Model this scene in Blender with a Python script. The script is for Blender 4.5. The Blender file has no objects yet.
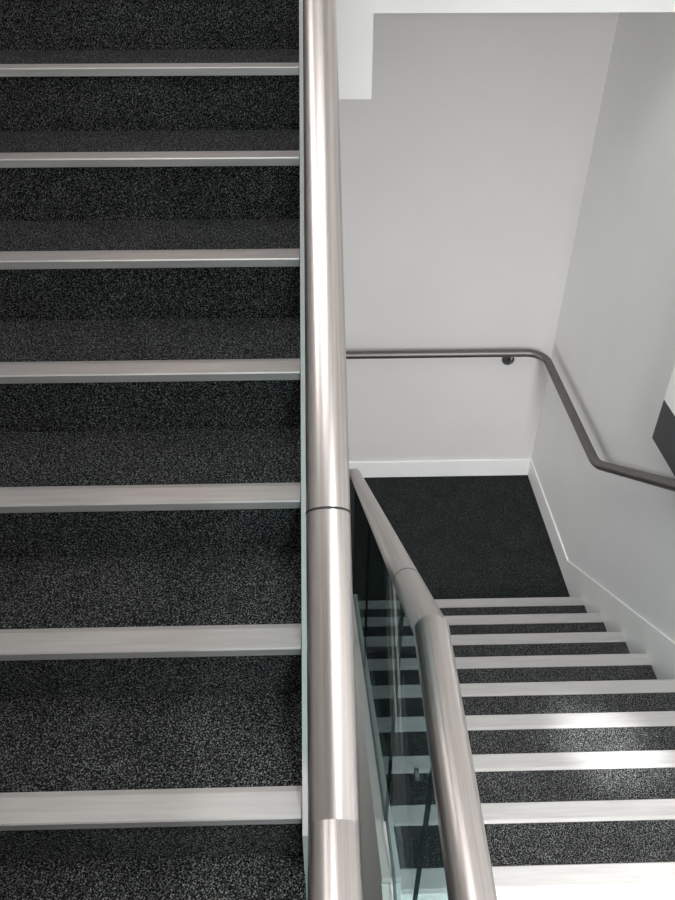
import bpy, bmesh, math
from mathutils import Vector
S=bpy.context.scene
S.view_settings.view_transform='Standard'
OZ=6.13
R=.172; G=.28; RL=.1730
ROOT=S.collection

# ---------------- materials ----------------
def newmat(name):
    m=bpy.data.materials.new(name); m.use_nodes=True
    nt=m.node_tree; b=nt.nodes['Principled BSDF']
    return m,nt,b
def ramp(nt,stops):
    r=nt.nodes.new('ShaderNodeValToRGB'); e=r.color_ramp.elements
    while len(e)<len(stops): e.new(.5)
    for i,(p,c) in enumerate(stops):
        e[i].position=p; e[i].color=(*c,1)
    return r
def coord(nt,scale=(1,1,1),rot=(0,0,0)):
    t=nt.nodes.new('ShaderNodeNewGeometry'); mp=nt.nodes.new('ShaderNodeMapping')
    mp.inputs['Scale'].default_value=scale; mp.inputs['Rotation'].default_value=rot
    nt.links.new(t.outputs['Position'],mp.inputs['Vector']); return mp
def carpet(name,lo,mid,hi,scale=330):
    m,nt,b=newmat(name); mp=coord(nt,rot=(.52,.71,.33))
    n=nt.nodes.new('ShaderNodeTexNoise'); n.inputs['Scale'].default_value=scale
    n.inputs['Detail'].default_value=3; n.inputs['Roughness'].default_value=.7
    nt.links.new(mp.outputs[0],n.inputs['Vector'])
    r=ramp(nt,[(.42,lo),(.52,mid),(.66,hi)])
    nt.links.new(n.outputs['Fac'],r.inputs[0])
    n2=nt.nodes.new('ShaderNodeTexNoise'); n2.inputs['Scale'].default_value=9; n2.inputs['Detail'].default_value=4
    nt.links.new(mp.outputs[0],n2.inputs['Vector'])
    r2=ramp(nt,[(.3,(.75,.75,.75)),(.7,(1.,1.,1.))]); nt.links.new(n2.outputs['Fac'],r2.inputs[0])
    mx=nt.nodes.new('ShaderNodeMix'); mx.data_type='RGBA'; mx.blend_type='MULTIPLY'; mx.inputs[0].default_value=1
    nt.links.new(r.outputs[0],mx.inputs[6]); nt.links.new(r2.outputs[0],mx.inputs[7])
    nt.links.new(mx.outputs[2],b.inputs['Base Color'])
    b.inputs['Roughness'].default_value=.95; b.inputs['Specular IOR Level'].default_value=.1
    bp=nt.nodes.new('ShaderNodeBump'); bp.inputs['Strength'].default_value=.8; bp.inputs['Distance'].default_value=.004
    nt.links.new(n.outputs['Fac'],bp.inputs['Height']); nt.links.new(bp.outputs[0],b.inputs['Normal'])
    return m
def paint(name,col,rough=.6,var=.03):
    m,nt,b=newmat(name); mp=coord(nt)
    n=nt.nodes.new('ShaderNodeTexNoise'); n.inputs['Scale'].default_value=2.5; n.inputs['Detail'].default_value=3
    nt.links.new(mp.outputs[0],n.inputs['Vector'])
    r=ramp(nt,[(.3,tuple(c*(1-var) for c in col)),(.7,col)]); nt.links.new(n.outputs['Fac'],r.inputs[0])
    nt.links.new(r.outputs[0],b.inputs['Base Color']); b.inputs['Roughness'].default_value=rough
    b.inputs['Specular IOR Level'].default_value=.3
    return m
def metal(name,col,rough,scale,metallic=1.,var=.12):
    m,nt,b=newmat(name); mp=coord(nt,scale)
    n=nt.nodes.new('ShaderNodeTexNoise'); n.inputs['Scale'].default_value=1; n.inputs['Detail'].default_value=4
    nt.links.new(mp.outputs[0],n.inputs['Vector'])
    r=ramp(nt,[(.3,tuple(c*(1-var) for c in col)),(.7,col)]); nt.links.new(n.outputs['Fac'],r.inputs[0])
    nt.links.new(r.outputs[0],b.inputs['Base Color'])
    b.inputs['Metallic'].default_value=metallic; b.inputs['Roughness'].default_value=rough
    bp=nt.nodes.new('ShaderNodeBump'); bp.inputs['Strength'].default_value=.12; bp.inputs['Distance'].default_value=.001
    nt.links.new(n.outputs['Fac'],bp.inputs['Height']); nt.links.new(bp.outputs[0],b.inputs['Normal'])
    return m
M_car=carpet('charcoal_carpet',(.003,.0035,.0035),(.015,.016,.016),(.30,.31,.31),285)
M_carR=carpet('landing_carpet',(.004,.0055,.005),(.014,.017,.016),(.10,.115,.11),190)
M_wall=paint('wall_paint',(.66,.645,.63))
M_wallLit=paint('wall_paint_lightened',(.79,.79,.785))  # same wall paint, lightened to stand in for more light on the right wall
M_white=paint('white_gloss_paint',(.86,.86,.85),.4)
M_string=paint('stringer_paint',(.55,.55,.53),.5)
M_strA=paint('stringer_grey_paint',(.42,.43,.43),.5)
M_vinyl=paint('pale_vinyl',(.88,.88,.87),.5)
M_grey=paint('dark_grey_paint',(.05,.05,.055),.5)
M_steel=metal('brushed_steel',(.58,.54,.52),.31,(350,2,2),1,.22)
M_steelD=metal('satin_steel_rail',(.22,.205,.20),.5,(20,20,200))
M_alu=metal('aluminium_nosing',(.54,.53,.52),.42,(6,90,90),.6,.14)
M_dark=paint('dark_gasket',(.03,.03,.03),.6)
def glass(name,tint,k=.5):
    m,nt,b=newmat(name); nt.nodes.remove(b)
    out=[x for x in nt.nodes if x.type=='OUTPUT_MATERIAL'][0]
    t=nt.nodes.new('ShaderNodeBsdfTransparent'); t.inputs[0].default_value=(*tint,1)
    g=nt.nodes.new('ShaderNodeBsdfGlossy'); g.inputs[0].default_value=(.9,1,1,1); g.inputs['Roughness'].default_value=.02
    f=nt.nodes.new('ShaderNodeLayerWeight'); f.inputs['Blend'].default_value=.5
    p=nt.nodes.new('ShaderNodeMath'); p.operation='POWER'; p.inputs[1].default_value=5
    q=nt.nodes.new('ShaderNodeMath'); q.operation='MULTIPLY_ADD'; q.inputs[1].default_value=k; q.inputs[2].default_value=.03
    nt.links.new(f.outputs['Facing'],p.inputs[0]); nt.links.new(p.outputs[0],q.inputs[0])
    mx=nt.nodes.new('ShaderNodeMixShader')
    nt.links.new(q.outputs[0],mx.inputs[0]); nt.links.new(t.outputs[0],mx.inputs[1]); nt.links.new(g.outputs[0],mx.inputs[2])
    nt.links.new(mx.outputs[0],out.inputs[0]); return m
M_glass=glass('clear_glass',(.66,.75,.755),.3)
M_glassD=glass('dark_reflection_glass',(.46,.53,.53),.25)  # darker copy of the glass; tint stands in for dark reflections in far panels
M_edge=glass('glass_edge_green',(.09,.15,.16),.1)

# ---------------- helpers ----------------
def mkobj(name,verts,faces,mat,parent=None,mats=None,fm=None,smooth=False,bevel=0):
    vs=[Vector(v) for v in verts]
    lo=Vector([min(v[i] for v in vs) for i in range(3)]); hi=Vector([max(v[i] for v in vs) for i in range(3)])
    c=Vector(((lo.x+hi.x)/2,(lo.y+hi.y)/2,lo.z))
    me=bpy.data.meshes.new(name); me.from_pydata([v-c for v in vs],[],faces)
    bm=bmesh.new(); bm.from_mesh(me); bmesh.ops.recalc_face_normals(bm,faces=bm.faces); bm.to_mesh(me); bm.free()
    me.materials.append(mat)
    if mats:
        for mm in mats: me.materials.append(mm)
        for i,p in enumerate(me.polygons): p.material_index=fm[i]
    if smooth:
        for p in me.polygons: p.use_smooth=True
    o=bpy.data.objects.new(name,me); ROOT.objects.link(o)
    w=c+Vector((0,0,OZ)); o['w']=list(w)
    if parent:
        o.parent=parent; o.location=w-Vector(parent['w'])
    else: o.location=w
    if bevel:
        b=o.modifiers.new('bevel','BEVEL'); b.width=bevel; b.segments=2; b.limit_method='ANGLE'
    return o
def empty(name,loc,label,cat,group=None):
    o=bpy.data.objects.new(name,None); o.empty_display_size=.1; ROOT.objects.link(o)
    w=Vector(loc)+Vector((0,0,OZ)); o.location=w; o['w']=list(w); o['label']=label; o['category']=cat
    if group:o['group']=group
    return o
def box(name,x0,x1,y0,y1,z0,z1,mat,parent=None,bevel=0):
    v=[(x,y,z) for x in(x0,x1) for y in(y0,y1) for z in(z0,z1)]
    f=[(0,1,3,2),(4,6,7,5),(0,4,5,1),(2,3,7,6),(0,2,6,4),(1,5,7,3)]
    return mkobj(name,v,f,mat,parent,bevel=bevel)
def prism(name,pts,x0,x1,mat,parent=None,bevel=0,edge=None):
    n=len(pts); v=[(x0,y,z) for y,z in pts]+[(x1,y,z) for y,z in pts]
    f=[tuple(range(n)),tuple(range(2*n-1,n-1,-1))]+[(i,(i+1)%n,n+(i+1)%n,n+i) for i in range(n)]
    if edge: return mkobj(name,v,f,mat,parent,mats=[edge],fm=[0,0]+[1]*n,bevel=bevel)
    return mkobj(name,v,f,mat,parent,bevel=bevel)
def sweep(name,path,rad,mat,parent=None,seg=48,cap=True,ry=None):
    P=[Vector(p) for p in path]; n=len(P); verts=[];faces=[]
    d0=(P[1]-P[0]).normalized(); ref=Vector((0,0,1)) if abs(d0.z)<.9 else Vector((1,0,0))
    u=d0.cross(ref).normalized(); w=u.cross(d0).normalized()
    ring=[P[0]+u*math.cos(a)*rad+w*math.sin(a)*rad for a in [2*math.pi*k/seg for k in range(seg)]]
    verts+=ring
    cur=ring
    for i in range(1,n):
        din=(P[i]-P[i-1]).normalized(); dout=(P[i+1]-P[i]).normalized() if i<n-1 else din
        nn=(din+dout).normalized()
        cur=[q+din*((P[i]-q).dot(nn)/din.dot(nn)) for q in cur]
        verts+=cur
    for i in range(n-1):
        for k in range(seg):
            a=i*seg+k;b=i*seg+(k+1)%seg
            faces.append((a,b,b+seg,a+seg))
    if cap: faces.append(tuple(range(seg))); faces.append(tuple(range((n-1)*seg,n*seg)))
    o=mkobj(name,verts,faces,mat,parent)
    me=o.data
    for p in me.polygons: p.use_smooth=len(p.vertices)==4
    bm=bmesh.new(); bm.from_mesh(me)
    for e in bm.edges:
        if len(e.link_faces)==2 and e.calc_face_angle(0)>math.radians(13): e.smooth=False
    # the mitre cut between two straight tube runs is a crisp seam all the way round
    bm.verts.ensure_lookup_table()
    for i in range(1,n-1):
        if (P[i]-P[i-1]).angle(P[i+1]-P[i])>math.radians(15):
            for k in range(seg):
                a=bm.verts[i*seg+k]; b=bm.verts[i*seg+(k+1)%seg]
                e=bm.edges.get((a,b))
                if e: e.smooth=False
    bm.to_mesh(me); bm.free()
    return o
def struct(o): o['kind']='structure'; return o
def disc(name,c,axis,rad,th,mat,parent):
    a=Vector(axis).normalized(); c=Vector(c)
    return sweep(name,[c-a*th/2,c+a*th/2],rad,mat,parent,seg=32)

# ---------------- room shell ----------------
YB=4.725; XR=1.652; XL=-1.75; YN=-1.6; ZC=2.6; ZL=-3.895; ZF=-6.13; XS=1.64
YR=1.03; ZR=-2.347; YF=YR+8*G
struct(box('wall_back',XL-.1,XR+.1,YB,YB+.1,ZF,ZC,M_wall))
struct(box('wall_right',XR,XR+.1,YN,YB,ZF,ZC,M_wallLit))
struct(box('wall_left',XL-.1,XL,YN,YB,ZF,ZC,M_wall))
struct(box('wall_front_blocker',XL-.1,.3,YN-.1,YN,ZF,ZC,M_wall))  # unseen part-width wall, added to keep frontal light off the left flight
struct(box('ceiling',XL-.1,XR+.1,YN,YB+.1,ZC,ZC+.1,M_white))
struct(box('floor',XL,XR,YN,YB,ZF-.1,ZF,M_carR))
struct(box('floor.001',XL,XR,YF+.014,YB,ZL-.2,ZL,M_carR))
ZP=ZR
struct(box('floor.002',.205,XR,YN,YR-.012,ZP-.2,ZP,M_vinyl))
Z0=-1.512; Y0=.7636
struct(box('floor.003',XL,-.05,YN,Y0+.04,Z0-R-.2,Z0-R,M_car))
struct(box('baseboard_back',XL,XR,YB-.02,YB,ZL,ZL+.155,M_white,bevel=.004))
struct(box('baseboard_right',XS+.0002,XR,3.62,YB-.02,ZL,ZL+.155,M_white,bevel=.002))

# upper landing edge beam and trim
struct(box('trim_1',.235,XR,3.62,3.8,-.495,.45,M_white))
struct(box('trim_2',-.05,.23,3.5,3.8,-.80,.45,M_white))
struct(box('floor.004',XL,XR,4.14,YB,.35,.552,M_car))

# ---------------- stairs ----------------
def step(parent,Yn,Zn,s,x0,x1,last=False):
    e=.012
    pts=[(e,0),(G+e+.03,0),(G+e+.03,-.04),(e+.04,-.04),(e+.04,-R-.0015),(e,-R-.0015)]
    st=prism('step',[(Yn+s*a,Zn+b) for a,b in pts],x0,x1,M_car,parent)
    return st
def nosing(parent,Yn,Zn,s,x0,x1,wd=.07):
    pts=[(wd,.0),(wd,.0025),(wd-.012,.004),(.003,.004),(0,.0015),(0,-.018),(.0115,-.018),(.0115,.0)]
    return prism('nosing_strip',[(Yn+s*a,Zn+b) for a,b in pts],x0,x1,M_alu,parent)
A=empty('staircase',(-.9,Y0,Z0-R),'charcoal carpeted stair flight climbing beside the steel and glass balustrade','stairs')
for n in range(0,13):
    st=step(A,Y0+G*n,Z0+RL*n,1,XL+.005,-.052)
    nosing(st,Y0+G*n,Z0+RL*n,1,XL+.006,-.053,.068)
sl=R/G
def nz(Y): return Z0+RL/G*(Y-Y0)
prism('stringer',[(Y0-.03,nz(Y0-.03)+.012),(4.1,nz(4.1)+.012),(4.1,nz(4.1)-.33),(Y0-.03,nz(Y0-.03)-.33)],-.051,.03,M_strA,A)
def nr(Y): return ZR-sl*(Y-YR)
B=empty('staircase',(.9,3.3,ZL),'charcoal carpeted stair flight with pale metal nosings descending to the landing','stairs')
nosing(B,YR,ZR,-1,.206,XS,.07)
prism('step',[(YR-.012,ZR-.201),(YR-.012,ZR-R*0-.0001),(YR-.0118,ZR-.201)],.206,XS,M_car,B)
for n in range(1,9):
    st=step(B,YR+G*n,ZR-R*n,-1,.206,XS)
    nosing(st,YR+G*n,ZR-R*n,-1,.206,XS)
prism('step',[(YF-.012,ZL+R-.001),(YF+.012,ZL+R-.001-.03),(YF+.012,ZL),(YF-.012,ZL)],.206,XS,M_car,B)
prism('stringer',[(YR-.05,nr(YR-.05)+.03),(YF+.07,nr(YF+.07)+.03),(YF+.07,ZL-.2),(YF-.2,ZL-.2),(YR-.05,nr(YR-.05)-.32)],.15,.205,M_string,B)
struct(prism('wall_spine',[(YN,ZR-.33),(YR-.05,nr(YR-.05)-.33),(YF-.22,ZL-.21),(YF-.22,ZF),(YN,ZF)],.155,.2,M_string))
struct(box('trim_3',.15,.204,YN,YR-.052,ZR-.32,ZR+.03,M_string))
prism('skirting_board',[(YR-.1,nr(YR-.1)+.19),(3.62,nr(3.62)+.19),(3.62,ZL+.001),(YF+.016,ZL+.001),(YR-.1,nr(YR-.1)-.05)],XS+.0002,XR-.0005,M_white,B)

# ---------------- balustrades ----------------
RD=.028
lp=[(.006,-1.2,-.866),(.006,.43,-.866),(.006,4.2,-.866+sl*(4.2-.43))]
C=empty('balustrade',(.006,1.5,-1.4),'brushed stainless steel tube rail rising beside the upper carpeted flight','balustrade')
sweep('handrail',lp,RD+.001,M_steel,C,64)
def lrz(Y): return -.866+sl*(Y-.43)
def ring(par,x,Y,Z,slope,r):
    d=Vector((0,1,slope)).normalized(); c=Vector((x,Y,Z))
    sweep('joint_ring',[c-d*.0016,c+d*.0016],r+.0005,M_dark,par,64)
ring(C,.006,.742,lrz(.742),sl,RD+.001)
def panel(par,x,y0,y1,top,bot,mat=None):
    pts=[(y0,bot(y0)),(y0,top(y0)),(y1,top(y1)),(y1,bot(y1))]
    return prism('glass_panel',pts,x-.005,x+.005,mat or M_glass,par,edge=M_edge)
for a,b in[(.80,1.9),(1.92,3.0),(3.02,4.05)]:
    panel(C,.006,a,b,lambda y:lrz(y)-.025,lambda y:nz(y)+.013)
XG=.183; SR=.68; YK=.852
def rrz(Y): return -1.05 if Y<YK else -1.05-SR*(Y-YK)
D=empty('balustrade',(XG,1.8,-2.6),'brushed steel tube rail on clear glass panels beside the descending flight','balustrade')
YE=3.38
sweep('handrail',[(XG,-1.2,-1.05),(XG,YK,-1.05),(XG,YE,rrz(YE)),(.0,YE,rrz(YE)),(.0,1.6,rrz(YE)-sl*(YE-1.6))],RD+.003,M_steel,D,64)
ring(D,XG,1.155,rrz(1.155),-SR,RD+.003)
for a,b in[(-.3,.706),(.71,1.20),(1.206,2.25),(2.256,3.3)]:
    bot=(lambda y:(ZP+.04 if y<1.0 else nr(y)+.04))
    if a==.71:
        prism('glass_panel',[(a,ZP+.04),(a,-1.08),(YK,-1.08),(b,rrz(b)-.03),(b,nr(b)+.07),(1.0,ZP+.07)],XG-.005,XG+.005,M_glass,D,edge=M_edge)
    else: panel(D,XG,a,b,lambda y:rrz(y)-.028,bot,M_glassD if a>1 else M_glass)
for (y,z) in[(.80,-1.42)]:
    disc('glass_clamp',(XG-.008,y,z),(1,0,0),.012,.008,M_grey,D)

# ---------------- wall handrail ----------------
E=empty('wall_handrail',(1.4,YB,-2.75),'satin steel tube handrail bracketed to the white walls around the landing','handrail')
xr=1.56; yr=YB-.09; zr=-2.725; rc=.13
path=[(-1.6,yr,zr)]+[(xr-rc+rc*math.sin(t),yr-rc+rc*math.cos(t),zr) for t in[math.pi/2*k/10 for k in range(11)]]
path+=[(xr,3.44,zr),(xr,3.40,zr+.006),(xr,3.36,zr+.020),(xr,3.32,zr+.040)]
path+=[(xr,.9,zr+.040+.65*(3.32-.9))]
sweep('rail',path,.027,M_steelD,E,32)
for bx in(1.34,-.9):
    br=disc('wall_bracket',(bx,YB-.006,zr-.10),(0,1,0),.044,.012,M_grey,E)
    sweep('bracket_arm',[(bx,YB-.006,zr-.10),(bx,yr+.01,zr-.085),(bx,yr,zr-.065),(bx,yr,zr-.02)],.008,M_steelD,br,16)

# wall box with dark band
F=empty('wall_cabinet',(1.6,2.5,-2.18),'white boxed wall unit with dark grey lower band above the stairs','wall unit')
box('base_band',1.575,XR-.001,1.8,2.9,-2.18,-1.96,M_grey,F)
box('body',1.575,XR-.001,1.8,2.9,-1.96,-1.0,M_white,F)

# ---------------- lights ----------------
def area(name,loc,rot,sx,sy,e,col,spread=180):
    l=bpy.data.lights.new(name,'AREA'); l.shape='RECTANGLE'; l.size=sx; l.size_y=sy; l.energy=e; l.color=col; l.spread=math.radians(spread)
    o=bpy.data.objects.new(name,l); ROOT.objects.link(o); o.location=(loc[0],loc[1],loc[2]+OZ); o.rotation_euler=rot; return o
area('window_light',(1.05,-1.5,-.3),(math.radians(66),0,math.radians(-4)),1.0,1.4,26,(.98,.99,1),62)
area('near_step_fill',(1.15,-.2,1.2),(math.radians(18),0,math.radians(0)),.7,.7,30,(1,.99,.98),66)  # added fill from above, whitens the near right steps; no real opening there
area('ceiling_light',(-.3,1.2,2.5),(0,0,0),1.6,1.4,31,(1,.98,.965))
area('side_fill_light',(-1.7,1.9,1.6),(0,math.radians(-84),0),1.6,1.8,42,(1,.98,.965),120)  # added fill high on the left to brighten the right wall, no window modelled
area('upper_landing_light',(-.9,4.6,1.5),(math.radians(-70),0,0),1.2,.8,7,(1,.72,.66))
area('landing_fill_light',(-1.7,3.4,-2.5),(0,math.radians(-92),0),2.4,2.4,33,(1,.99,.985))  # added fill under the left flight, lifts right wall and landing; invented source
sp=bpy.data.lights.new('sun_patch_light','SPOT'); sp.energy=2800; sp.spot_size=math.radians(6); sp.spot_blend=1; sp.shadow_soft_size=.05
so=bpy.data.objects.new('sun_patch_light',sp); ROOT.objects.link(so)
a_=Vector((1.0,-.5,1.4)); b_=Vector((1.12,1.66,-2.75)); so.location=a_+Vector((0,0,OZ)); so.rotation_euler=(b_-a_).to_track_quat('-Z','Y').to_euler()
W=bpy.data.worlds.new('world'); S.world=W; W.use_nodes=True
bg=W.node_tree.nodes['Background']; bg.inputs[0].default_value=(.95,.97,1,1); bg.inputs[1].default_value=.95

# ---------------- camera ----------------
cd=bpy.data.cameras.new('camera'); cam=bpy.data.objects.new('camera',cd); ROOT.objects.link(cam)
cd.sensor_fit='VERTICAL'; cd.sensor_height=36; cd.lens=36*765/900; cd.clip_start=.02
cam.location=(0,0,OZ); cam.rotation_euler=(math.radians(52.5),0,math.radians(-1.4))
S.camera=cam
for o in S.objects:
    if 'w' in o: del o['w']
